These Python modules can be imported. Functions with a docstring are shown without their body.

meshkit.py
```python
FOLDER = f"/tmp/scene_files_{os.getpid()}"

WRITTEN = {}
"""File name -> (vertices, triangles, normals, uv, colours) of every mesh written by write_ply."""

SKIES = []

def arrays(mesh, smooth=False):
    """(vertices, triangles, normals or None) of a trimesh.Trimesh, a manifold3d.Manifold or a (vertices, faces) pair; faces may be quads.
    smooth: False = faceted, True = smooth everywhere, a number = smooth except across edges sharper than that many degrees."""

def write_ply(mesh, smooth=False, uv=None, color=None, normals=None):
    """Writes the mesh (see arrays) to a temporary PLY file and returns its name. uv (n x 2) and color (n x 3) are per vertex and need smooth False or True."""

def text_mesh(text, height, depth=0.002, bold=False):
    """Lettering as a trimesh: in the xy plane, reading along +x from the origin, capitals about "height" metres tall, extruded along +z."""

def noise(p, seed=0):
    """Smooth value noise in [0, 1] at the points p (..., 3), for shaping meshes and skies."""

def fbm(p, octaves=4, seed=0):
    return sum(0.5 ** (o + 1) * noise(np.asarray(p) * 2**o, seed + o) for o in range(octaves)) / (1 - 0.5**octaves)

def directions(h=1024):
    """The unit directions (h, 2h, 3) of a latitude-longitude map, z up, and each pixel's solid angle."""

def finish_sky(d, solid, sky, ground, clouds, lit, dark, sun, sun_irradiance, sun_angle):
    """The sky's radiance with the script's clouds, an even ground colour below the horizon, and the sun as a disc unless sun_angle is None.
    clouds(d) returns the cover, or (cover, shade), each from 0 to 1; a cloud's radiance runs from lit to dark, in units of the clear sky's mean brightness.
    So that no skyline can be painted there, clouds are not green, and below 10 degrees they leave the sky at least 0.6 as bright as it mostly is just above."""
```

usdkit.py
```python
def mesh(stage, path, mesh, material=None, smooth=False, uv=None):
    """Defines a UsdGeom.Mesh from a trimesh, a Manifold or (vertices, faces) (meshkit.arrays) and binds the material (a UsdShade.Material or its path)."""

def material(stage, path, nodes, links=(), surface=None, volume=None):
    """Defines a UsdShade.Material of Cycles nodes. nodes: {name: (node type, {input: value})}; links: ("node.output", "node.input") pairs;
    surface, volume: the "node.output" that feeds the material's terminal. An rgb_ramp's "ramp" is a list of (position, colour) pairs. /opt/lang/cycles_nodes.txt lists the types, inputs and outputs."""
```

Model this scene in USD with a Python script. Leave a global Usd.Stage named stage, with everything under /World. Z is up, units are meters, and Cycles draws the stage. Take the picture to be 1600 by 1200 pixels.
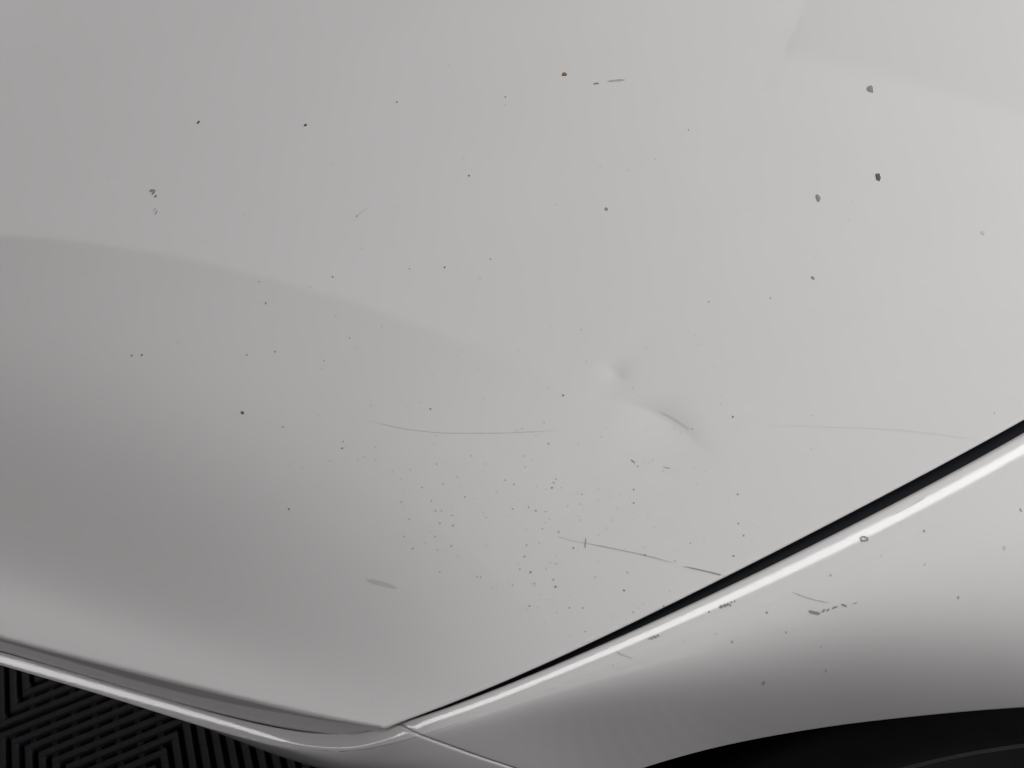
import math, random
import numpy as np
import trimesh
import usdkit
from pxr import Usd, UsdGeom, UsdLux, UsdShade, Gf, Sdf, Vt
from scipy.interpolate import PchipInterpolator, CubicSpline
from scipy.optimize import brentq

stage = Usd.Stage.CreateInMemory()
UsdGeom.SetStageUpAxis(stage, UsdGeom.Tokens.z)
UsdGeom.SetStageMetersPerUnit(stage, 1.0)
UsdGeom.Xform.Define(stage, '/World')
UsdGeom.Scope.Define(stage, '/World/Looks')
rng = random.Random(7)
nrng = np.random.default_rng(7)

# ------------------------------------------------------------------ camera
F = 1500.0                       # focal length in pixels of a 1600 px wide picture
PITCH, ROLL, H = math.radians(46), math.radians(-8.93), 1.4037
fw = np.array([0, math.cos(PITCH), -math.sin(PITCH)])
r0 = np.array([1.0, 0, 0]); u0 = np.cross(r0, fw)
RT = math.cos(ROLL) * r0 + math.sin(ROLL) * u0
DN = -(math.cos(ROLL) * u0 - math.sin(ROLL) * r0)
CAM = np.array([0, 0, H])
cam = UsdGeom.Camera.Define(stage, '/World/camera')
cam.CreateHorizontalApertureAttr(36.0)
cam.CreateVerticalApertureAttr(27.0)
cam.CreateFocalLengthAttr(36.0 * F / 1600)
cam.CreateFStopAttr(9.0)
cam.CreateFocusDistanceAttr(0.80)
cam.CreateClippingRangeAttr(Gf.Vec2f(0.01, 100))
cam.CreateExposureAttr(-0.04)
m = np.eye(4); m[0, :3] = RT; m[1, :3] = -DN; m[2, :3] = -fw; m[3, :3] = CAM
cam.AddTransformOp().Set(Gf.Matrix4d(m.tolist()))


def ray(px, py):
    v = fw * F + RT * (px - 800) + DN * (py - 600)
    return v / np.linalg.norm(v)


def project(P):
    Y = np.asarray(P) - CAM
    z = Y @ fw
    return 800 + F * (Y @ RT) / z, 600 + F * (Y @ DN) / z


# ------------------------------------------------------------------ lamps of the workshop, and added fill light
def rect_light(name, center, target, w, h, radiance, color=(1, 0.97, 0.95)):
    l = UsdLux.RectLight.Define(stage, '/World/' + name)
    c = np.array(center, float); zax = c - np.array(target, float); zax /= np.linalg.norm(zax)
    up = np.array([0, 0, 1.0]) if abs(zax[2]) < 0.95 else np.array([0, 1.0, 0])
    x = np.cross(up, zax); x /= np.linalg.norm(x); y = np.cross(zax, x)
    M = np.eye(4); M[0, :3] = x; M[1, :3] = y; M[2, :3] = zax; M[3, :3] = c
    l.AddTransformOp().Set(Gf.Matrix4d(M.tolist()))
    l.CreateWidthAttr(w); l.CreateHeightAttr(h); l.CreateIntensityAttr(radiance)
    l.CreateColorAttr(Gf.Vec3f(*color))
    return l

#LIGHTS
E1 = np.array([0.839, -0.545]); N1 = np.array([0.545, 0.839])      # along and across the rows of ceiling panels


def ceiling(name, a0, a1, w0, w1, radiance, z=3.2):
    l = UsdLux.RectLight.Define(stage, '/World/' + name)
    c = np.array([-0.83, 1.60]) + E1 * (a0 + a1) / 2 + N1 * (w0 + w1) / 2
    M = np.eye(4); M[0, :2] = E1; M[1, :2] = N1; M[3, :3] = (c[0], c[1], z)
    l.AddTransformOp().Set(Gf.Matrix4d(M.tolist()))
    l.CreateWidthAttr(a1 - a0); l.CreateHeightAttr(w1 - w0); l.CreateIntensityAttr(radiance)
    l.CreateColorAttr(Gf.Vec3f(1, 0.984, 0.988))


def unseen_side_light(name, az, el, dist, w, h, radiance, color=(1, 0.984, 0.988)):
    a, e = math.radians(az), math.radians(el)
    t = np.array([0, 0.5, 0.9])
    rect_light(name, t + dist * np.array([math.sin(a) * math.cos(e), math.cos(a) * math.cos(e), math.sin(e)]), t, w, h, radiance, color)


ceiling('ceiling_lamp_or_fill', -7, 1.55, 0, 1.52, 0.70)
ceiling('ceiling_lamp_or_fill_001', -7, 1.55, 1.52, 7, 0.70)
ceiling('ceiling_lamp_or_fill_002', -5, 0.5, -6, 0, 0.03)  # added faint overhead fill for the viewer's side of the wing
_n = 3
for _k in range(8):                                # added small fills, graded so the mirrored panel edge fades out
    _r = 0.70 * (3 * ((_k + 0.5) / 8) ** 2 - 2 * ((_k + 0.5) / 8) ** 3)
    for _w0, _w1, _q in ((-0.45, 0.0, 1.0), (-0.9, -0.45, 0.72), (-1.35, -0.9, 0.40), (-1.8, -1.35, 0.15)):
        ceiling(f'ceiling_lamp_or_fill_{_n:03d}', 0.30 + 1.25 * _k / 8, 0.30 + 1.25 * (_k + 1) / 8, _w0, _w1, _r * _q)
        _n += 1
CORNER = np.array([-0.83, 1.60]) + E1 * 1.55 + N1 * 1.52
E1, N1 = np.array([0.9569, -0.2903]), np.array([0.2903, 0.9569])
CORNER = CORNER - np.array([-0.83, 1.60])
_a, _w = float(CORNER @ E1), float(CORNER @ N1)
# the right-hand panel meets the left one at a slant: strips begun where the left one ends, the last dimmed to soften its reflection
for _k in range(22):
    _w0, _w1 = _w - 0.15 * (_k + 1), _w - 0.15 * _k
    _cut = _a - math.tan(math.radians(33.0 - 16.88)) * 0.15 * (_k + 0.5)
    ceiling(f'ceiling_lamp_or_fill_{_n + _k:03d}', _cut, _a + 5, _w0, _w1, 0.70 * min(1, max(0.06, 1 - (_k - 9) / 12)))
_n += 22
for _k in range(6):  # added dim strips, lowering the contrast of the panel's mirrored far edge
    _cut = _a + math.tan(math.radians(33.0 - 16.88)) * 0.5 * (_k + 0.5)
    ceiling(f'ceiling_lamp_or_fill_{_n + _k:03d}', _cut, _a + 5, _w + 0.5 * _k, _w + 0.5 * (_k + 1), 0.24)
unseen_side_light('unseen_side_light', 190, -8, 3.5, 4.5, 1.6, 0.62)  # added low fill behind the viewer, brightens wing, bumper and nose face
unseen_side_light('bay_lamp', 98, 9, 4.94, 1.9, 1.1, 31.5)
# a long tube hung above the edge of the car
TUBE_C, TUBE_A = np.array([0.05, -0.24, 3.12]), math.radians(8.3)
TUBE_N = np.array([-math.sin(TUBE_A), math.cos(TUBE_A)])
_l = UsdLux.RectLight.Define(stage, '/World/tube_lamp')
_l.AddTransformOp().Set(Gf.Matrix4d([[math.cos(TUBE_A), math.sin(TUBE_A), 0, 0], [TUBE_N[0], TUBE_N[1], 0, 0], [0, 0, 1, 0], [float(TUBE_C[0] - 1.55 * math.cos(TUBE_A)), float(TUBE_C[1] - 1.55 * math.sin(TUBE_A)), 3.12, 1]]))
_l.CreateWidthAttr(9.6); _l.CreateHeightAttr(0.10); _l.CreateIntensityAttr(9.0); _l.CreateColorAttr(Gf.Vec3f(1, 0.984, 0.988))


def glint_tilt(P, o, T):
    """How far (degrees) a panel edge at P must lean outwards to mirror the tube lamp."""
    d = np.asarray(P) - CAM; d = d / np.linalg.norm(d)

    def f(t):
        n = np.r_[np.asarray(o) * math.sin(math.radians(t)), math.cos(math.radians(t))]
        n = n - T * (n @ T); n /= np.linalg.norm(n)
        r = d - 2 * (d @ n) * n
        if r[2] < 0.05:
            return -9.0
        return float((np.asarray(P)[:2] + r[:2] * (3.12 - P[2]) / r[2] - TUBE_C[:2]) @ TUBE_N)
    ts = np.linspace(0, 45, 46); v = [f(t) for t in ts]
    for a, b, c, e in zip(ts[:-1], ts[1:], v[:-1], v[1:]):
        if c > 0 >= e:
            return brentq(f, a, b)
    return 25.0


#ENDLIGHTS

# ------------------------------------------------------------------ helpers
used = {}


def numbered(parent, name):
    k = used.get((parent, name), -1) + 1
    used[(parent, name)] = k
    return f'{parent}/{name}' if k == 0 else f'{parent}/{name}_{k:03d}'


def tag(p, **kw):
    for k, v in kw.items():
        p.SetCustomDataByKey(k, v)
    return p


def xform(parent, name, loc=(0, 0, 0)):
    x = UsdGeom.Xform.Define(stage, numbered(parent, name))
    if any(loc):
        x.AddTranslateOp().Set(Gf.Vec3d(*map(float, loc)))
    return x.GetPrim()


def part(parent, name, mesh, mat, smooth=30, **kw):
    parent = parent if isinstance(parent, str) else str(parent.GetPath())
    p = usdkit.mesh(stage, numbered(parent, name), mesh, mat, smooth=smooth).GetPrim()
    return tag(p, **kw)


def gauss(a, w):
    """The values smoothed along their row."""
    k = np.exp(-(np.arange(-3 * w, 3 * w + 1) / w) ** 2); n = 3 * w
    a = np.concatenate([2 * a[0] - a[n:0:-1], a, 2 * a[-1] - a[-2:-n - 2:-1]])
    return np.convolve(a, k / k.sum(), 'valid')


def grid(P, flip=False):
    """A mesh from an (n, m, 3) grid of points."""
    n, k = P.shape[:2]
    i = np.arange(n * k).reshape(n, k)
    q = np.stack([i[:-1, :-1], i[1:, :-1], i[1:, 1:], i[:-1, 1:]], -1).reshape(-1, 4)
    if flip:
        q = q[:, ::-1]
    f = np.vstack([q[:, [0, 1, 2]], q[:, [0, 2, 3]]])
    return P.reshape(-1, 3), f


def sm(a, b, x):
    t = np.clip((np.asarray(x, float) - a) / (b - a), 0, 1)
    return t * t * t * (t * (6 * t - 15) + 10)


# ------------------------------------------------------------------ materials
def paint(name, col=(0.80, 0.784, 0.780)):
    return usdkit.material(stage, '/World/Looks/' + name, {
        'g': ('geometry', {}),
        'n1': ('noise_texture', {'scale': 420.0, 'detail': 1.0}),
        'n2': ('noise_texture', {'scale': 9.0, 'detail': 3.0}),
        'ramp': ('rgb_ramp', {'ramp': [(0.3, tuple(c * 0.985 for c in col)), (0.7, col)]}),
        'b': ('bump', {'strength': 0.02, 'distance': 0.0003}),
        'p': ('principled_bsdf', {'roughness': 0.55, 'specular_ior_level': 0.0, 'coat_weight': 1.0, 'coat_roughness': 0.05, 'coat_ior': 1.5}),
    }, [('g.position', 'n1.vector'), ('g.position', 'n2.vector'), ('n2.fac', 'ramp.fac'), ('ramp.color', 'p.base_color'),
        ('n1.fac', 'b.height'), ('b.normal', 'p.coat_normal')], surface='p.BSDF')


def plain(name, col, rough=0.5, spec=0.5, noise=None):
    nodes = {'p': ('principled_bsdf', {'base_color': col, 'roughness': rough, 'specular_ior_level': spec})}
    links = []
    if noise:
        nodes.update({'g': ('geometry', {}), 'n': ('noise_texture', {'scale': noise[0], 'detail': 4.0}),
                      'r': ('rgb_ramp', {'ramp': [(0.3, tuple(c * noise[1] for c in col)), (0.7, col)]})})
        links = [('g.position', 'n.vector'), ('n.fac', 'r.fac'), ('r.color', 'p.base_color')]
    return usdkit.material(stage, '/World/Looks/' + name, nodes, links, surface='p.BSDF')


white = paint('white_paint')
black_trim = plain('black_trim', (0.030, 0.033, 0.042), 0.6, 0.3)
liner_mat = plain('liner_felt', (0.006, 0.006, 0.007), 0.95, 0.1, (60, 0.6))
tyre_mat = plain('tyre_rubber', (0.012, 0.012, 0.013), 0.75, 0.25, (40, 0.7))
rim_mat = plain('rim_alloy', (0.05, 0.05, 0.055), 0.4, 0.5)
tile_mat = plain('tile_plastic', (0.038, 0.036, 0.041), 0.6, 0.25, (90, 0.75))
slab_mat = plain('slab', (0.006, 0.006, 0.007), 0.9, 0.1, (12, 0.6))
chip_dark = plain('chip_dark', (0.13, 0.13, 0.13), 0.6, 0.3)
chip_mid = plain('chip_mid', (0.33, 0.32, 0.315), 0.6, 0.3)
chip_light = plain('chip_light', (0.50, 0.49, 0.48), 0.5, 0.3)
chip_faint = plain('chip_faint', (0.67, 0.66, 0.65), 0.5, 0.3)
chip_ghost = plain('chip_ghost', (0.73, 0.72, 0.71), 0.5, 0.3)
chip_rust = plain('chip_rust', (0.28, 0.17, 0.07), 0.7, 0.3)

# ------------------------------------------------------------------ bonnet surface
ZC = 0.85                                         # height of the bonnet's front corner
_v = ray(597, 1131)
O = (CAM + _v * (H - ZC) / -_v[2])[:2]             # its place on plan
YAW = math.radians(19)
AX = np.array([math.cos(YAW), math.sin(YAW)])     # towards the rear of the car
IN = np.array([-math.sin(YAW), math.cos(YAW)])    # towards the middle of the car
EN = np.array([0.45, 0.893]); ET = np.array([-0.893, 0.45])   # across and along the nose edge


def _dent(x, y):
    """Creases pressed into the skin: a sharp valley, steeper on one flank, fading along its length."""
    z = 0.0
    for cx, cy, ax, ay, rot, d in DENTS:
        c, s = math.cos(rot), math.sin(rot)
        dx, dy = x - cx, y - cy
        a = (c * dx + s * dy) / ax
        b = (-s * dx + c * dy) + 0.16 * ax * a * a
        w = np.where(b > 0, ay[0], ay[1])
        r = np.sqrt(b * b + ay[2] ** 2) - ay[2]
        z = z - d * np.exp(-r / w - a * a)
    return z


#SURF
NOSE = dict(a=0.4116, m1=0.0595, w1=0.078, s1=0.0228)


def nose_slope(w):
    """Fall of the bonnet towards its nose edge: steep some way back, flicked up at the very edge."""
    return NOSE['a'] * np.exp(-((w - NOSE['m1']) / NOSE['w1']) ** 2) - 0.35 * np.exp(-(np.maximum(w, -0.05) / NOSE['s1']) ** 2)


_ws = np.linspace(-0.2, 2.5, 2701)
_nz = np.concatenate([[0], np.cumsum(nose_slope(_ws[:-1] + 0.0005) * 0.001)])
_nz -= np.interp(0.9, _ws, _nz)
_nzs = CubicSpline(_ws[::10], _nz[::10])


def base(x, y):
    dx, dy = x - O[0], y - O[1]
    u = dx * AX[0] + dy * AX[1]
    v = dx * IN[0] + dy * IN[1]
    w = dx * EN[0] + dy * EN[1]
    q = dx * ET[0] + dy * ET[1]
    wt = sm(-0.226, 0.377, q)
    return 0.0872 * u + 0.2952 * v - 0.1339 * v * v - 0.0932 * u * u + 0.15 * u * v + wt * _nzs(np.clip(w, -0.2, 2.4))
#ENDSURF


Z0 = ZC - float(base(O[0], O[1]))
DENTS = []


def Zb(x, y):
    return Z0 + base(x, y) + _dent(x, y)


def on_bonnet(px, py, lift=0.0):
    """The point of the bonnet's outer skin seen in that direction."""
    d = ray(px, py)
    g = lambda t: (CAM + d * t)[2] - float(Zb(*(CAM + d * t)[:2])) - lift
    ts = np.linspace(0.2, 3.0, 141)
    gs = [g(t) for t in ts]
    for a, b, ga, gb in zip(ts[:-1], ts[1:], gs[:-1], gs[1:]):
        if ga > 0 >= gb:
            return CAM + d * brentq(g, a, b)
    return CAM + d * ts[int(np.argmin(np.abs(gs)))]


def dent(px0, px1, wid, depth):
    p0, p1 = on_bonnet(*px0), on_bonnet(*px1)
    c = (p0 + p1) / 2
    rot = math.atan2(p1[1] - p0[1], p1[0] - p0[0])
    return (c[0], c[1], np.linalg.norm(p1 - p0) * 0.72, wid, rot, depth)


DENTS = [dent((1002, 632), (1076, 674), (0.0095, 0.028, 0.0012), 0.0015),
         dent((950, 574), (973, 589), (0.0085, 0.012, 0.0016), 0.0009)]


def path3(pts, fn, n):
    pts = np.array(pts, float)
    s = np.concatenate([[0], np.cumsum(np.linalg.norm(np.diff(pts, axis=0), axis=1))])
    cx, cy = CubicSpline(s, pts[:, 0]), CubicSpline(s, pts[:, 1])
    return np.array([fn(float(cx(t)), float(cy(t))) for t in np.linspace(0, s[-1], n)])


def fair(pts, deg, step=None):
    """The same edge without the unevenness of its reading."""
    x, y = np.array(pts, float).T
    p = np.polynomial.Polynomial.fit(x, y, deg)
    off = y[-1] - p(x[-1])
    return [(a, float(p(a) + off * math.exp(-abs(a - x[-1]) / 60))) for a in np.linspace(x[0], x[-1], 24)]


# edge of the bonnet: along the wing from the rear to the corner, then round the nose
GAP_PX = [(1900, 462), (1750, 563), (1600, 650), (1450, 729), (1300, 807), (1150, 888), (1000, 962), (900, 1008), (800, 1050), (700, 1092), (640, 1114), (597, 1131)]
NOSE_PX = [(597, 1131), (560, 1124), (500, 1110), (400, 1088), (300, 1064), (200, 1038), (100, 1012), (0, 988), (-120, 956), (-260, 917)]
LOW_X = np.array([-300, -150, 0, 100, 200, 240, 300, 400, 460, 520, 560, 590, 615, 640])
LOW_Y = np.array([930, 976, 1018, 1045, 1077, 1086, 1103, 1129, 1144, 1149, 1145, 1138, 1127, 1116])
from scipy.interpolate import UnivariateSpline
low_curve = UnivariateSpline(LOW_X, LOW_Y, k=4, s=14)

gap = path3(fair(GAP_PX, 4), on_bonnet, 260)
nose = path3(fair(NOSE_PX[::-1], 3)[::-1], on_bonnet, 170)


def frame(curve):
    """Outward plan normals of a curve that keeps the bonnet on its right-hand side going nose-wards."""
    t = np.gradient(curve[:, :2], axis=0)
    t /= np.linalg.norm(t, axis=1, keepdims=True)
    return np.stack([-t[:, 1], t[:, 0]], 1)


edge = np.vstack([gap, nose[1:]])
# straight on beyond the frame on both sides
back = np.array([edge[0] + (edge[0] - edge[6]) / np.linalg.norm((edge[0] - edge[6])[:2]) * k for k in np.linspace(1.0, 0.03, 24)])
front = np.array([edge[-1] + (edge[-1] - edge[-8]) / np.linalg.norm((edge[-1] - edge[-8])[:2]) * k for k in np.linspace(0.03, 0.45, 16)])
edge = np.vstack([back, edge, front])
edge[:, 2] = Zb(edge[:, 0], edge[:, 1])
NE = len(edge); IC = 24 + len(gap) - 1            # index of the corner
out = frame(edge)
if (out[IC // 2] @ IN) > 0:
    out = -out
for _ in range(6):
    out[1:-1] = (out[:-2] + 2 * out[1:-1] + out[2:]) / 4
    out /= np.linalg.norm(out, axis=1, keepdims=True)
# inner (far) border of the bonnet
arc = np.linspace(0, 1, NE)
far_a = O + AX * 1.35 + IN * 1.45
far_b = O - AX * 0.75 + IN * 1.45
tt = np.concatenate([[0], np.cumsum(np.linalg.norm(np.diff(edge[:, :2], axis=0), axis=1))]); tt /= tt[-1]
far = far_a + (far_b - far_a) * tt[:, None]
LEAN = -0.03
RE = 0.0015                                        # radius of the folded edge
rows = np.unique(np.concatenate([np.linspace(0, 0.02, 8), np.linspace(0.02, 0.06, 14), np.linspace(0.06, 0.24, 170), np.linspace(0.24, 0.6, 90), np.linspace(0.6, 1, 40)]))
XY = edge[None, :, :2] + (far - edge[:, :2])[None] * rows[:, None, None]
top = np.dstack([XY, Zb(XY[..., 0], XY[..., 1])])
# folded rim rows: down the wing gap 16 mm, down the nose face further
drop = np.full(NE, 0.0026)
lean = np.full(NE, 0.0)
k_on = np.zeros(NE)
for i in range(NE):
    px, py = project(edge[i])
    if i >= IC - 12:
        def gg(h):
            P = np.r_[edge[i, :2] + out[i] * (0.0035 + LEAN * h), edge[i, 2] - h]
            x, y = project(P)
            return y - float(low_curve(np.clip(x, -300, 640)))
        hs = np.linspace(0.002, 0.12, 60)
        vals = [gg(h) for h in hs]
        hit = [brentq(gg, a, a2) for a, a2, b, c in zip(hs[:-1], hs[1:], vals[:-1], vals[1:]) if b < 0 <= c]
        drop[i] = hit[0] if hit else (0.006 if vals[0] >= 0 else drop[i - 1])
        k_on[i] = 1
ker = np.ones(9) / 9
drop[IC - 12:IC + 4] = 0.0026
drop[IC:] = np.maximum(drop[IC:], 0.0026)
_p = np.pad(drop[IC - 20:], 8, mode='edge')
drop[IC - 20:] = np.convolve(_p, np.hanning(19)[1:-1] / np.hanning(19).sum(), 'valid')
face = sm(IC - 14, IC + 30, np.arange(NE))         # 0 along the wing gap, 1 along the nose
rim = []
for a in np.linspace(15, 90, 6):
    a = math.radians(a)
    p = np.zeros((NE, 3)); R = RE + 0.002 * face
    p[:, :2] = edge[:, :2] + out * (R * math.sin(a))[:, None]
    p[:, 2] = edge[:, 2] - R * (1 - math.cos(a))
    rim.append(p)
rim_end = rim[-1].copy()
for k in np.linspace(0.1, 1, 8):
    p = rim_end.copy()
    p[:, :2] += out * (LEAN * drop * k * face)[:, None]
    p[:, 2] -= np.maximum(drop - RE, 0.0008) * k
    rim.append(p)
low_edge = rim[-1].copy()
for a in (0.5, 1.0):                               # turned in underneath
    p = low_edge.copy(); p[:, :2] -= out * 0.012 * a; p[:, 2] -= 0.001
    rim.append(p)
bonnet_pts = np.concatenate([np.array(rim[::-1]), top], 0)
v_, f_ = grid(bonnet_pts)
e1 = np.cross(v_[f_[len(f_) // 3, 1]] - v_[f_[len(f_) // 3, 0]], v_[f_[len(f_) // 3, 2]] - v_[f_[len(f_) // 3, 0]])
if e1[2] < 0:
    f_ = f_[:, ::-1]

car = xform('/World', 'white_car')
tag(car, label='white car with a small creased dent and dark specks on its bonnet', category='car')
CARP = str(car.GetPath())
bonnet = xform(CARP, 'bonnet')
bonnet_mesh = (v_, f_)
part(bonnet, 'bonnet_skin', bonnet_mesh, white, smooth=True, label='white bonnet skin with a small crease dent and many specks')

# ------------------------------------------------------------------ wing (fender)
FEN_TOP = [(1900, 486), (1750, 588), (1600, 678), (1450, 756), (1300, 834), (1150, 913), (1000, 984), (900, 1026), (800, 1064), (700, 1103), (660, 1119), (629, 1132)]
ARCH_X = np.array([640, 720, 800, 900, 1010, 1100, 1200, 1300, 1400, 1500, 1600, 1750, 1900])
ARCH_Y = np.array([1420, 1345, 1290, 1238, 1198, 1172, 1151, 1134.5, 1122.5, 1112.5, 1105, 1098, 1100])
ARCH_Z = np.array([0.60, 0.625, 0.65, 0.672, 0.690, 0.700, 0.710, 0.718, 0.724, 0.728, 0.730, 0.73, 0.725])
arch_y, arch_z = CubicSpline(ARCH_X, ARCH_Y), PchipInterpolator(ARCH_X, ARCH_Z)


def on_z(px, py, z):
    d = ray(px, py)
    return CAM + d * (H - z) / -d[2]


def on_wing_top(px, py):
    return on_bonnet(px, py, -0.0070)


NF = 170
ftop = path3(fair(FEN_TOP, 4), on_wing_top, NF)     # rear -> corner
s_f = np.linspace(0, 1, NF)
A0 = np.array([on_z(x, float(arch_y(x)), float(arch_z(x))) for x in 1900 - 1100 * s_f])

# lip of the bumper, carried on from the wing's edge round the nose
SIL_X = np.array([-300, -150, 0, 100, 212, 240, 320, 400, 506, 620])
SIL_Y = np.array([943, 992, 1034, 1062, 1103, 1111, 1139, 1166, 1200, 1238])
sil = PchipInterpolator(SIL_X, SIL_Y)
lx_ = np.array([project(q)[0] for q in low_edge]); sel = (np.arange(NE) >= IC - 4) & (lx_ > -330)
zfit = np.polynomial.Polynomial.fit(np.r_[lx_[sel], [632.0] * 25], np.r_[low_edge[sel, 2], [ftop[-1, 2]] * 25], 4)
bx = np.linspace(590, -300, 180)
lip = np.array([on_z(x, float(low_curve(x)) + 0.6, float(zfit(x)) + 0.001) for x in bx])
keep = np.array([project(q)[0] > 660 for q in ftop])
rim_pts = np.vstack([ftop[keep], lip])
rs = np.r_[0, np.cumsum(np.linalg.norm(np.diff(rim_pts, axis=0), axis=1))]
NR = 460
rim3 = CubicSpline(rs, rim_pts)(np.linspace(0, rs[-1], NR))
rim3 = np.stack([gauss(rim3[:, q], 9) for q in range(3)], 1)
rim_x = np.array([project(q)[0] for q in rim3])
t3 = np.gradient(rim3, axis=0); t3 /= np.linalg.norm(t3, axis=1, keepdims=True)
ro = np.stack([-t3[:, 1], t3[:, 0]], 1); ro /= np.linalg.norm(ro, axis=1, keepdims=True)
if ro[0] @ IN > 0:
    ro = -ro                                       # away from the bonnet
gl = gauss(np.array([glint_tilt(rim3[j] + np.r_[ro[j] * 0.006, 0.002], ro[j], t3[j]) for j in range(NR)]), 10)
on_nose = 1 - sm(540, 660, rim_x)                  # 0 on the wing, 1 on the bumper


def edge_roll(j):
    """The rounded edge: up out of the gap, then a narrow flat that mirrors the tube lamp, then over."""
    x = rim_x[j]; g_ = gl[j]; n = float(on_nose[j])
    k_ = 1 - 0.58 * float(1 - sm(690, 1520, x))
    left = float(1 - sm(120, 640, x))
    Rc = 0.34 * k_ * (1 - left) + 0.20 * left
    c = 1.15 * (1 - left) + 0.80 * left
    pts = [rim3[j]]
    for R, a0, a1, m_ in ((0.0036 * k_, 80, 6 - g_, 8), (0.007 * k_ * (1 - 0.9 * left), 6 - g_, c - g_, 4), (Rc, c - g_, -c - g_, 10), (0.06 * k_ * (1 - 0.95 * left), -c - g_, -9 - g_, 8)):
        ph = np.radians(np.linspace(a0, a1, m_ + 1)); dl = R * abs(ph[1] - ph[0])
        for q in (ph[:-1] + ph[1:]) / 2:
            pts.append(pts[-1] + dl * np.r_[ro[j] * math.cos(q), math.sin(q)])
    return np.array(pts)


NB = 130


def resampled(P, n):
    ln = np.r_[0, np.cumsum(np.linalg.norm(np.diff(P, axis=0), axis=1))]
    return np.stack([np.interp(np.linspace(0, 1, n + 1)[1:] ** 1.3 * ln[-1], ln, P[:, q]) for q in range(3)], 1)


def wing_side(j, S):
    g_ = gl[j]; o = ro[j]
    x = 1900 - 1100 * (1900 - rim_x[j]) / (1900 - 629.0)
    A = on_z(x, float(arch_y(x)), float(arch_z(x)))
    Lh = np.linalg.norm((A - S)[:2]); Lv = S[2] - A[2]
    hd = (A - S)[:2] / Lh
    kf = 0.50 - 0.32 * float(1 - sm(680, 1080, rim_x[j]))
    k1 = np.r_[(o * 0.75 + hd * 0.25) * Lh * kf, -kf * Lh * math.tan(math.radians(9 + g_))]
    k2 = np.r_[-hd * Lh * 0.10, Lv * 0.62]
    t = np.linspace(0, 1, 120)[:, None]
    return resampled((1 - t) ** 3 * S + 3 * (1 - t) ** 2 * t * (S + k1) + 3 * (1 - t) * t * t * (A + k2) + t ** 3 * A, NB)


def nose_side(j, S, r):
    P = [S]
    under_ = 98 + 24 * float(1 - sm(100, 420, rim_x[j]))
    for R, a0, a1, m_ in ((0.003, -9 - gl[j], -60, 14), (r, -60, -under_, 40), (0.45, -under_, -under_ - 16, 40)):
        ph = np.radians(np.linspace(a0, a1, m_ + 1)); dl = R * abs(ph[1] - ph[0])
        for q in (ph[:-1] + ph[1:]) / 2:
            P.append(P[-1] + dl * np.r_[ro[j] * math.cos(q), math.sin(q)])
    return resampled(np.array(P), NB)


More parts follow.
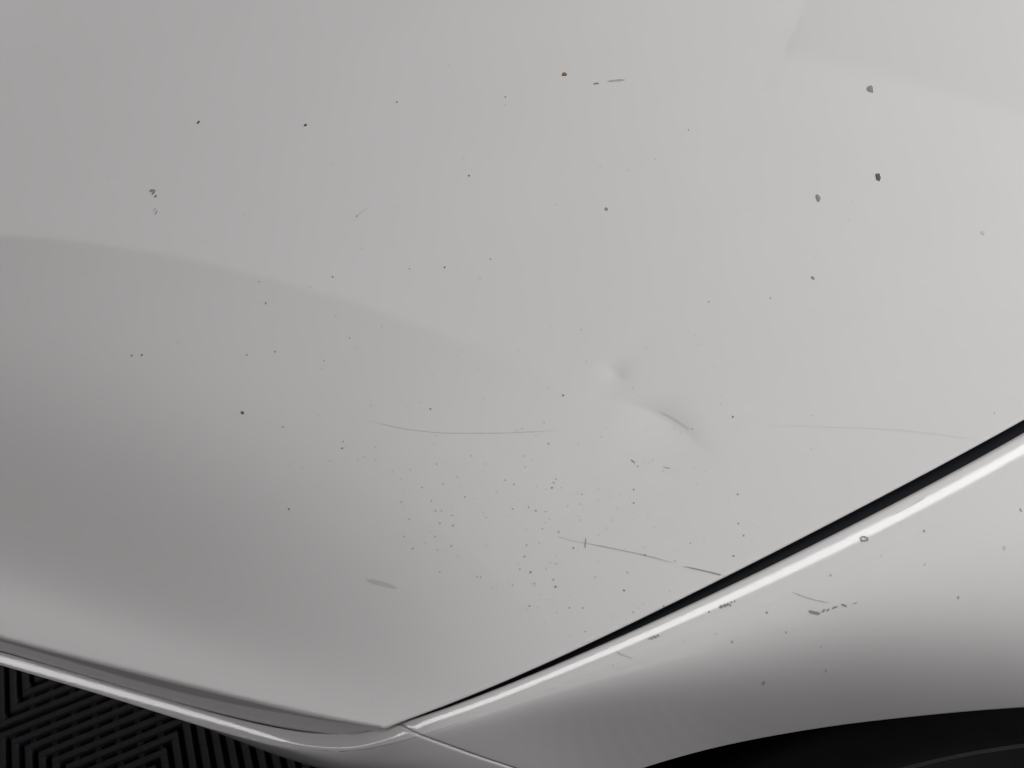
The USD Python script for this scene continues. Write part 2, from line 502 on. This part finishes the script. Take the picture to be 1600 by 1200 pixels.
rolls = [edge_roll(j) for j in range(NR)]
bulge = np.full(NR, 0.03)
for j in np.where(rim_x < 640)[0]:
    def over(r):
        x, y = project(nose_side(j, rolls[j][-1], r))
        return np.max(y - sil(np.clip(x, -300, 620)))
    bulge[j] = 0.0015 if over(0.0015) > 0 else 0.16 if over(0.16) < 0 else brentq(over, 0.0015, 0.16, xtol=1e-5)
bulge = np.maximum(gauss(bulge, 8), 0.0015)
SKIN = []
for j in range(NR):
    S = rolls[j][-1]; n = float(on_nose[j])
    Q = 0
    if n < 1:
        Q = Q + (1 - n) * wing_side(j, S)
    if n > 0:
        Q = Q + n * nose_side(j, S, bulge[j])
    SKIN.append(np.vstack([[rim3[j] - [0, 0, q] for q in (0.026, 0.010, 0.003)], rolls[j], Q]))
SKIN = np.array(SKIN)
for q in range(SKIN.shape[1]):
    for k in range(3):
        SKIN[:, q, k] = gauss(SKIN[:, q, k], 3 if q < 34 else 10)
SKIN = SKIN.transpose(1, 0, 2)           # (rows down the panel, stations from the rear to the nose)

# the panels part along the seam that runs down from the corner
seam_y = PchipInterpolator([560, 600, 629, 660, 700, 750, 807, 900, 1000, 1100, 1300], [1094, 1117, 1133.5, 1149, 1164, 1182, 1201, 1232, 1264, 1294, 1350])
st = np.arange(NR)
wing_c, nose_c = [], []
cut = np.zeros(len(SKIN))
for r in range(len(SKIN)):
    x, y = project(SKIN[r])
    f = y - seam_y(np.clip(x, 560, 1300))
    c = np.where((f[:-1] < 0) & (f[1:] >= 0))[0]
    i = c[0] if len(c) else NR // 2
    cut[r] = i + f[i] / (f[i] - f[i + 1])
cut[:3] = cut[3]
cut = gauss(cut, 2)
STEP = rs[-1] / (NR - 1)
for r in range(len(SKIN)):
    cs = CubicSpline(st, SKIN[r])
    loc = np.linalg.norm(cs(cut[r], 1))            # metres per station here
    wing_c.append(cs(np.linspace(0, cut[r] - 0.0014 / loc, 330)))
    nose_c.append(cs(np.linspace(cut[r] + 0.0030 / loc, NR - 1, 330)))
wing_c, nose_c = np.array(wing_c), np.array(nose_c)


def seam_edge(G, last, R):
    """The panel's border along the seam, rounded off and turned in."""
    b, c = (G[:, -1], G[:, -4]) if last else (G[:, 0], G[:, 3])
    sm3 = lambda q: np.stack([gauss(q[:, k], 3) for k in range(3)], 1)
    unit = lambda q: q / np.maximum(np.linalg.norm(q, axis=1, keepdims=True), 1e-9)
    tau = unit(sm3(unit(b - c)))
    dn = unit(np.gradient(b, axis=0))
    nn = unit(np.cross(tau, dn))
    nn[((CAM - b) * nn).sum(1) < 0] *= -1
    nn = unit(sm3(nn)); nn = unit(nn - tau * (nn * tau).sum(1, keepdims=True))
    cols = [b + tau * R * math.sin(math.radians(a)) - nn * R * (1 - math.cos(math.radians(a))) for a in (18, 36, 54, 72, 90)]
    cols.append(cols[-1] - nn * 0.008)
    return np.stack(cols if last else cols[::-1], 1)


wing_c = np.concatenate([wing_c, seam_edge(wing_c, True, 0.0012)], 1)
nose_c = np.concatenate([seam_edge(nose_c, False, 0.0026), nose_c], 1)
arch_in = []
for q, dz in ((0.001, -0.0012), (0.003, -0.0020), (0.020, -0.0020)):
    p = wing_c[-1].copy(); p[:, :2] += IN * q; p[:, 2] += dz; arch_in.append(p)
wing_c = np.concatenate([wing_c, np.array(arch_in)], 0)


def facing(G):
    v, f = grid(G)
    k = f[len(f) // 4]
    return (v, f[:, ::-1]) if np.cross(v[k[1]] - v[k[0]], v[k[2]] - v[k[0]]) @ (CAM - v[k[0]]) < 0 else (v, f)


wing_mesh, bumper_mesh = facing(wing_c), facing(nose_c)
fender = xform(CARP, 'wing')
part(fender, 'wing_skin', wing_mesh, white, smooth=True, label='white front wing between the bonnet gap and the wheel arch')
bumper = xform(CARP, 'bumper')
part(bumper, 'bumper_skin', bumper_mesh, white, smooth=True, label='white front bumper with a bright rounded top lip')

# ------------------------------------------------------------------ dark things underneath
from scipy.spatial import cKDTree
gapw = cKDTree(rim3[:, :2]).query(rim[5][:, :2])[0]
gapw = np.minimum(gapw, 0.012)
under = rim[5].copy(); under[:, 2] = np.minimum(edge[:, 2] - 0.016, low_edge[:, 2] - 0.005)
g_in = under.copy(); g_in[:, :2] -= out * 0.05; g_in[:, 2] += 0.004
g_out = under.copy(); near = np.exp(-((np.arange(NE) - IC) / 30.0) ** 2)
g_out[:, :2] += out * (gapw * (0.9 - 0.7 * near))[:, None]; g_out[:, 2] -= 0.012 * near; under[:, 2] -= 0.012 * near
v_, f_ = grid(np.array([g_in, under, g_out]))
part(car, 'gap_channel', (v_, f_), black_trim, smooth=True, label='black channel under the gap between bonnet and wing')

AXC, INC = AX, IN                                   # the wheel is steered a little outwards
AX = A0[20, :2] - A0[120, :2]; AX /= np.linalg.norm(AX); IN = np.array([-AX[1], AX[0]])
WC = A0[14]; WC = np.r_[WC[:2] + IN * 0.03, 0.335]
ang = np.linspace(0, 2 * math.pi, 72, endpoint=False)


def ring(profile):
    """A surface of revolution about the axle; profile of (offset inwards, radius)."""
    P = np.array([[np.r_[WC[:2] + IN * o + AX * r * math.cos(a), WC[2] + r * math.sin(a)] for a in np.r_[ang, ang[:1]]] for o, r in profile])
    return grid(P)


wheel = xform(CARP, 'wheel')
part(wheel, 'tyre', ring([(0.02, 0.235), (0.006, 0.25), (0.0, 0.285), (0.006, 0.315), (0.022, 0.333), (0.045, 0.339), (0.12, 0.342), (0.19, 0.339), (0.215, 0.33), (0.235, 0.28), (0.22, 0.235)]), tyre_mat, smooth=True)
part(wheel, 'rim', ring([(0.02, 0.236), (0.012, 0.225), (0.03, 0.205), (0.05, 0.07), (0.035, 0.0)]), rim_mat, smooth=30)
lin = []
for o, r in ((0.004, 0.372), (0.02, 0.385), (0.14, 0.39), (0.28, 0.385), (0.30, 0.10)):
    lin.append([np.r_[WC[:2] + IN * o + AX * r * math.cos(a), WC[2] + r * math.sin(a)] for a in np.linspace(-0.25, math.pi + 0.25, 60)])
part(car, 'wheel_arch_liner', grid(np.array(lin)), liner_mat, smooth=True)

# ------------------------------------------------------------------ wear: chips, scratches and specks of dirt
def hits(mesh):
    """A function from a direction of view to the nearest point and normal of the panel seen there."""
    V, Fc = mesh
    px = np.stack(project(V), 1)
    A, B, Cc = V[Fc[:, 0]], V[Fc[:, 1]], V[Fc[:, 2]]
    cen = cKDTree((px[Fc[:, 0]] + px[Fc[:, 1]] + px[Fc[:, 2]]) / 3)
    N = np.cross(B - A, Cc - A); N /= np.maximum(np.linalg.norm(N, axis=1, keepdims=True), 1e-14)

    def f(x, y):
        d = ray(x, y); k = cen.query((x, y), 40)[1]
        a, e1, e2 = A[k], B[k] - A[k], Cc[k] - A[k]
        h = np.cross(d, e2); det = (e1 * h).sum(1); det = np.where(abs(det) < 1e-16, 1e-16, det)
        s = CAM - a; u = (s * h).sum(1) / det
        q = np.cross(s, e1); v = (q @ d) / det; t = (e2 * q).sum(1) / det
        ok = (u > -1e-4) & (v > -1e-4) & (u + v < 1 + 1e-4) & (t > 0.05)
        if not ok.any():
            return None
        i = np.where(ok)[0][np.argmin(t[ok])]
        n = N[k[i]]
        return CAM + d * t[i], (n if n @ d < 0 else -n)
    return f


bonnet_hit, wing_hit = hits(bonnet_mesh), hits(wing_mesh)


def blob(hit, px, py, rx, ry=None, rot=0.0, n=9, jag=0.25, height=0.15):
    """A small flake or grain lying on the panel."""
    ry = rx if ry is None else ry
    got = hit(px, py)
    if got is None:
        return None
    P, nn = got
    c, s = math.cos(rot), math.sin(rot)
    # true size on the panel: one pixel at this distance
    k = ((P - CAM) @ fw) / F
    t1 = RT - nn * (RT @ nn); t1 /= np.linalg.norm(t1); t2 = np.cross(nn, t1)
    fore = 1.0 / max(abs(nn @ ((P - CAM) / np.linalg.norm(P - CAM))), 0.35)
    ring = []
    for i in range(n):
        a = 2 * math.pi * i / n; r = 1 + rng.uniform(-jag, jag)
        x, y = rx * r * math.cos(a), ry * r * math.sin(a)
        ring.append(P + nn * 0.00008 + k * (t1 * (c * x - s * y) - t2 * (s * x + c * y) * fore * -1))
    top_ = P + nn * (0.00012 + height * k * min(rx, ry))
    V = np.array(ring + [top_])
    return V, np.array([[i, (i + 1) % n, n] for i in range(n)])


def stroke(hit, pts, w, taper=True, wob=0.15):
    """A scratch: a thin ribbon following the panel."""
    pts = np.array(pts, float)
    s = np.r_[0, np.cumsum(np.linalg.norm(np.diff(pts, axis=0), axis=1))]
    cx, cy = PchipInterpolator(s, pts[:, 0]), PchipInterpolator(s, pts[:, 1])
    n = max(6, int(s[-1] / 5)); V = []
    for i, t in enumerate(np.linspace(0, s[-1], n)):
        d = np.array([float(cx(t, 1)), float(cy(t, 1))]); d /= np.linalg.norm(d)
        ww = w * (1 + rng.uniform(-wob, wob)) * (min(1, 0.25 + 4 * min(t, s[-1] - t) / s[-1]) if taper else 1)
        for sg in (-1, 1):
            got = hit(float(cx(t)) - d[1] * ww * sg, float(cy(t)) + d[0] * ww * sg)
            if got is not None:
                V.append(got[0] + got[1] * 0.0001)
            elif len(V) % 2:
                V.pop()
    n = len(V) // 2; V = V[:2 * n]
    q = np.array([[2 * i, 2 * i + 1, 2 * i + 3, 2 * i + 2] for i in range(n - 1)])
    return np.array(V), np.vstack([q[:, [0, 1, 2]], q[:, [0, 2, 3]]])


def both(meshes):
    return joined([q for q in meshes if q is not None])


def joined(parts):
    V, Fc, n = [], [], 0
    for v, f in parts:
        V.append(v); Fc.append(f + n); n += len(v)
    return np.vstack(V), np.vstack(Fc)


B_, W_ = bonnet_hit, wing_hit
# chips large enough to pick out one by one
for x, y, rx, ry, rot, mat, lab in [
        (1372, 277, 4.6, 6.6, -0.2, chip_dark, 'darkest oval chip on the upper right of the bonnet'),
        (1360, 139, 5.4, 5.2, 0, chip_mid, 'round grey chip at the upper right of the bonnet'),
        (1278, 309, 3.6, 6.2, 0, chip_mid, 'narrow upright grey chip left of the darkest chip'),
        (882, 116, 4.4, 3.0, 0.2, chip_rust, 'small rusty brown chip at the top of the bonnet'),
        (947.5, 327, 2.8, 2.6, 0, chip_mid, ''), (379, 645, 3.2, 2.0, -0.4, chip_dark, ''),
        (310, 191, 2.1, 2.0, 0, chip_dark, ''), (477, 195.5, 2.6, 2.2, 0.3, chip_dark, ''),
        (1270, 434.5, 2.6, 2.4, 0, chip_mid, ''), (1536, 364, 4.2, 3.6, 0, chip_faint, '')]:
    part(bonnet, 'paint_chip', blob(B_, x, y, rx, ry, rot, 11), mat, smooth=True, **({'label': lab} if lab else {}))
part(bonnet, 'paint_chip', both([blob(B_, 236, 298, 2.6, 2, 0.5), blob(B_, 240, 301, 3.4, 2.8, 0.9), blob(B_, 243, 306.5, 2.6, 2.2, 0.5), blob(B_, 240, 298, 1.6, 2.6, 0)]), chip_mid, smooth=True, label='ragged grey cluster of chips on the upper left of the bonnet')
part(bonnet, 'paint_chip', both([blob(B_, 244.5, 332, 1.8, 3.2, -0.5), blob(B_, 242, 327, 0.9, 2.4, -0.5)]), chip_light, smooth=True)
for pts, w, mat, lab in [
        ([(905, 847), (950, 855.5), (1000, 866), (1050, 879)], 0.75, chip_light, 'long straight grey scratch running towards the gap'),
        ([(1067, 885), (1100, 892), (1135, 901), (1156, 908)], 1.1, chip_mid, 'darker end of the straight scratch at the gap'),
        ([(872, 838), (890, 843.5), (912, 849)], 0.5, chip_faint, ''),
        ([(915.5, 840), (914.8, 848), (914, 857)], 0.8, chip_mid, 'short upright tick crossing the straight scratch'),
        ([(580, 657), (600, 663), (640, 671), (700, 676.5), (760, 677), (820, 675), (875, 672)], 0.6, chip_faint, 'long curved hairline scratch across the middle of the bonnet'),
        ([(1190, 665), (1290, 667), (1400, 672), (1460, 678), (1530, 689)], 0.6, chip_ghost, 'very faint hairline towards the gap at the right'),
        ([(949, 127.5), (960, 126), (977, 125)], 1.5, chip_light, 'short grey scuff at the top of the bonnet'),
        ([(927, 131.2), (936, 130)], 1.4, chip_mid, ''),
        ([(558, 338), (566, 331), (575, 325)], 0.6, chip_faint, ''),
        ([(985.5, 718), (989, 721), (992.5, 724)], 1.1, chip_mid, ''),
        ([(1036, 729), (1041, 731), (1048, 731.5)], 1.0, chip_light, ''),
        ([(1030, 643), (1042, 648), (1056, 656), (1068, 664), (1076, 671)], 1.1, chip_ghost, 'fine dark crack along the crease of the dent')]:
    part(bonnet, 'scratch', stroke(B_, pts, w), mat, smooth=True, **({'label': lab} if lab else {}))
part(bonnet, 'scuff_mark', stroke(B_, [(573, 906), (590, 910), (606, 914.5), (620, 919)], 3.2), plain('scuff_grey', (0.62, 0.61, 0.60), 0.6, 0.2), smooth=True, label='broad faded grey scuff near the front of the bonnet')
# specks: (x, y, radius, tone)
SP = []
for kx, ox, oy, lst in [
        (4, 550, 620, '490,77 530,420 437,567 570,545 310,655 497,650 707,625 523,713 560,713 550,790 632,805 327,873 520,873 380,948 620,932 548,1095 746,370 1075,370 1230,292 957,520 1013,547 1275,515 1260,537 1250,568! 1440,610 1005,700 1105,690 1150,713 1212,717 1190,825 1292,845 1090,928 1078,1000 1385,945 1275,1043 1050,1077 1118,1095! 780,1125 805,1127 1260,1143 1140,1168 1003,1178 1272,1187! 1520,1127 147,315? 80,375? 147,395? 365,455? 305,512? 627,740? 357,765 460,915? 660,998? 1130,392? 1350,683? 1215,1075? 655,500? 905,592? 120,55? 525,245? 515,298? 1150,243? 1430,670? 1540,648? 1430,770? 820,725? 1240,1035?'),
        (4, 800, 800, '92,208 292,125 385,227 80,278 118,377! 272,467! 258,423 220,548? 110,588! 360,598 445,600 280,630? 457,748 365,780? 720,378 700,490! 948,588! 758,627 793,600? 820,573? 715,675? 832,270! 828,222? 1020,307 1115,195 1200,170? 1185,268? 1415,73! 1447,148! 1385,275! 1323,417! 1328,365? 1380,405? 275,323? 520,408? 985,495? 850,30? 620,50?'),
        (2, 0, 0, '1240,319! 1466,549! 1447,494? 1375,537? 338,556? 1115,676 1042,509? 1130,776? 842,755? 811,880 830,948! 860,1099! 443,1109! 412,1111! 772,1109! 1040,865 970,898? 1050,988? 1093,1057 1110,1085? 1193,1020? 1014,1127 1005,1152? 1390,836! 1533,810 1280,840 1500,870? 86,940? 555,1070? 1402,205? 1580,303 1580,328? 88,540? 222,538? 765,672? 645,757? 475,890?'),
        (2, 800, 0, '552,406 137,640? 365,533? 448,497? 733,656? 808,932 615,943 50,797? 945,807? 1055,688? 1062,630? 275,520? 20,1097? 215,1030? 420,1087?'),
        (2, 0, 600, '885,135 995,97? 1073,180 1070,201! 1345,78! 903,253? 945,262? 903,391! 1160,68? 1173,197? 1283,268?'),
        (2, 800, 600, '160,35! 690,103! 938,98? 125,325 380,330! 380,372! 368,355? 705,345! 675,355? 1508,92 935,203? 115,185? 38,225?'),
        (5, 850, 500, '295,75? 800,215? 330,325? 1330,375? 1380,655? 145,587 1160,850 35,967 733,1142 820,1112? 850,1095? 445,915?')]:
    for tkn in lst.split():
        big, faint = tkn.endswith('!'), tkn.endswith('?')
        x, y = map(float, tkn.rstrip('!?').split(','))
        SP.append((ox + x / kx, oy + y / kx, 1.65 if big else 1.1 if faint else 1.3, 'd' if big else 'f' if faint else 'm'))
for _ in range(110):                               # the fine dust between them, thickest near the gap
    x, y = rng.gauss(860, 210), rng.gauss(760, 130)
    if 480 < x < 1250 and 480 < y < 1080 - (x - 700) * 0.44:
        SP.append((x, y, 0.95, 'f'))
speck_dark, speck_mid, speck_pale = plain('speck_dark', (0.28, 0.28, 0.28), 0.6, 0.3), plain('speck_mid', (0.40, 0.395, 0.39), 0.6, 0.3), plain('speck_pale', (0.57, 0.56, 0.55), 0.6, 0.3)
for key, mat, lab in (('d', speck_dark, 'dark specks'), ('m', speck_mid, 'grey specks'), ('f', speck_pale, 'fine pale specks')):
    part(bonnet, 'dirt_specks', both([blob(B_, x, y, r * rng.uniform(0.85, 1.2), r * rng.uniform(0.8, 1.1), rng.uniform(0, 3), 7) for x, y, r, kq in SP if kq == key]), mat, smooth=True, kind='stuff', label=lab + ' scattered over the bonnet')

# the wing's own wear
part(fender, 'paint_chip', both([blob(W_, 1345.5, 843, 2.4, 4.0, 0.3), blob(W_, 1350, 839, 4.2, 1.6, 0), blob(W_, 1355, 842.5, 2.2, 3.4, -0.4), blob(W_, 1350, 845, 4.4, 1.4, 0)]), chip_mid, smooth=True, label='round brownish chip on the bright edge beside the gap')
part(fender, 'paint_chip', both([blob(W_, x, y, rx, ry, 0.4) for x, y, rx, ry in ((1127, 948.5, 3.2, 2.6), (1132, 946.5, 2.6, 2.8), (1137, 944.5, 2.6, 2.2), (1141, 946, 1.4, 2.0), (1143, 941.5, 1.8, 1.4), (1148, 939.5, 1.6, 1.3))]), chip_mid, smooth=True, label='broken row of chips on the bright edge')
part(fender, 'paint_chip', both([blob(W_, x, y, rx, ry, -0.3) for x, y, rx, ry in ((1014, 998.5, 2.0, 0.9), (1018, 997.5, 3.0, 1.6), (1023, 995.5, 3.6, 1.9), (1028, 993.5, 3.0, 1.5))]), chip_mid, smooth=True, label='small hatched chip on the edge near the front')
part(fender, 'scuff_mark', both([stroke(W_, q, w, wob=0.05) for q, w in (([(1263, 954.5), (1272, 957.5), (1282, 959)], 2.6), ([(1284, 957), (1289, 952)], 1.6), ([(1291, 955.5), (1296, 951)], 1.3), ([(1300, 951.5), (1306, 947.5)], 1.5), ([(1306, 949.5), (1309, 947)], 1.0), ([(1314, 944.5), (1319, 946), (1323, 948)], 1.8), ([(1332, 944), (1340, 941)], 0.7))]), chip_mid, smooth=True, label='row of slanting grey scrapes on the wing')
for pts, w, mat in [([(1237, 925), (1255, 932), (1275, 938), (1296, 942)], 0.9, chip_light), ([(963, 1017), (968, 1021.5), (978, 1025.5), (989, 1029.5)], 0.9, chip_light), ([(1066, 998), (1069, 1003), (1070, 1009)], 0.5, chip_faint), ([(1392, 806), (1420, 792), (1446, 777)], 0.8, chip_faint)]:
    part(fender, 'scratch', stroke(W_, pts, w), mat, smooth=True)
for key, mat, lst in (('d', speck_dark, '1198,957,1.9 1108,956,1.6'), ('m', speck_mid, '1228,988,1.5 1144,1003,1.8 1497,934,2.2 1444,830,2.2 1595,797,2.6 1298,899,1.6'), ('f', speck_pale, '1194,1067,3.2 1569,856,3 1377,869,1.4 1283,1010,1.5 1291,1048,1.8 1119,990,1.3 958,1040,1.4 1445,882,1.8')):
    part(fender, 'dirt_specks', both([blob(W_, *map(float, q.split(',')), None, 0, 7) for q in lst.split()]), mat, smooth=True, kind='stuff')

# ------------------------------------------------------------------ floor of ribbed tiles
floor = xform('/World', 'floor')
tag(floor, kind='structure', label='floor of black ribbed plastic tiles laid edge to edge', category='floor')
TY = math.radians(15.71); TC = np.array([-0.6513, 0.6198])
tx, ty = np.array([math.cos(TY), math.sin(TY)]), np.array([-math.sin(TY), math.cos(TY)])


def box(x0, x1, y0, y1, z0, z1, bev=0.0015):
    v = np.array([[x0, y0, z0], [x1, y0, z0], [x1, y1, z0], [x0, y1, z0],
                  [x0, y0, z1 - bev], [x1, y0, z1 - bev], [x1, y1, z1 - bev], [x0, y1, z1 - bev],
                  [x0 + bev, y0 + bev, z1], [x1 - bev, y0 + bev, z1], [x1 - bev, y1 - bev, z1], [x0 + bev, y1 - bev, z1]])
    q = []
    for a in (0, 4):
        for i in range(4):
            j = (i + 1) % 4
            q.append([a + i, a + j, a + 4 + j, a + 4 + i])
    q.append([8, 9, 10, 11])
    q = np.array(q)
    return v, np.vstack([q[:, [0, 1, 2]], q[:, [0, 2, 3]]])


p = 0.02
tile_parts = []
for i in range(10):
    h = (i + 0.5) * p; w = 0.0052
    zt = 0.016
    tile_parts += [box(-h - w, h + w, h - w, h + w, 0.002, zt), box(-h - w, h + w, -h - w, -h + w, 0.002, zt)]
    if h - w > 0:
        tile_parts += [box(-h - w, -h + w, -h + w, h - w, 0.002, zt), box(h - w, h + w, -h + w, h - w, 0.002, zt)]
for i in range(12):                                # bars across, a little lower
    x = -0.176 + 0.032 * i
    for s in (1, -1):
        a, b = sorted((s * (abs(x) + 0.004), s * 0.19))
        if b - a > 0.01:
            tile_parts.append(box(x - 0.0045, x + 0.0045, a, b, 0.002, 0.0095))
TV, TF = joined(tile_parts)
for a in range(-4, 8):
    for b in range(-4, 6):
        c = TC + tx * 0.4 * a + ty * 0.4 * b
        V = np.zeros_like(TV)
        V[:, :2] = c + TV[:, :1] * tx + TV[:, 1:2] * ty
        V[:, 2] = TV[:, 2]
        part(floor, 'floor_tile', (V, TF), tile_mat, smooth=False)
slab = joined([box(-6, 6, -5, 7, -0.1, 0.0)])
part(floor, 'slab', slab, slab_mat, smooth=False)
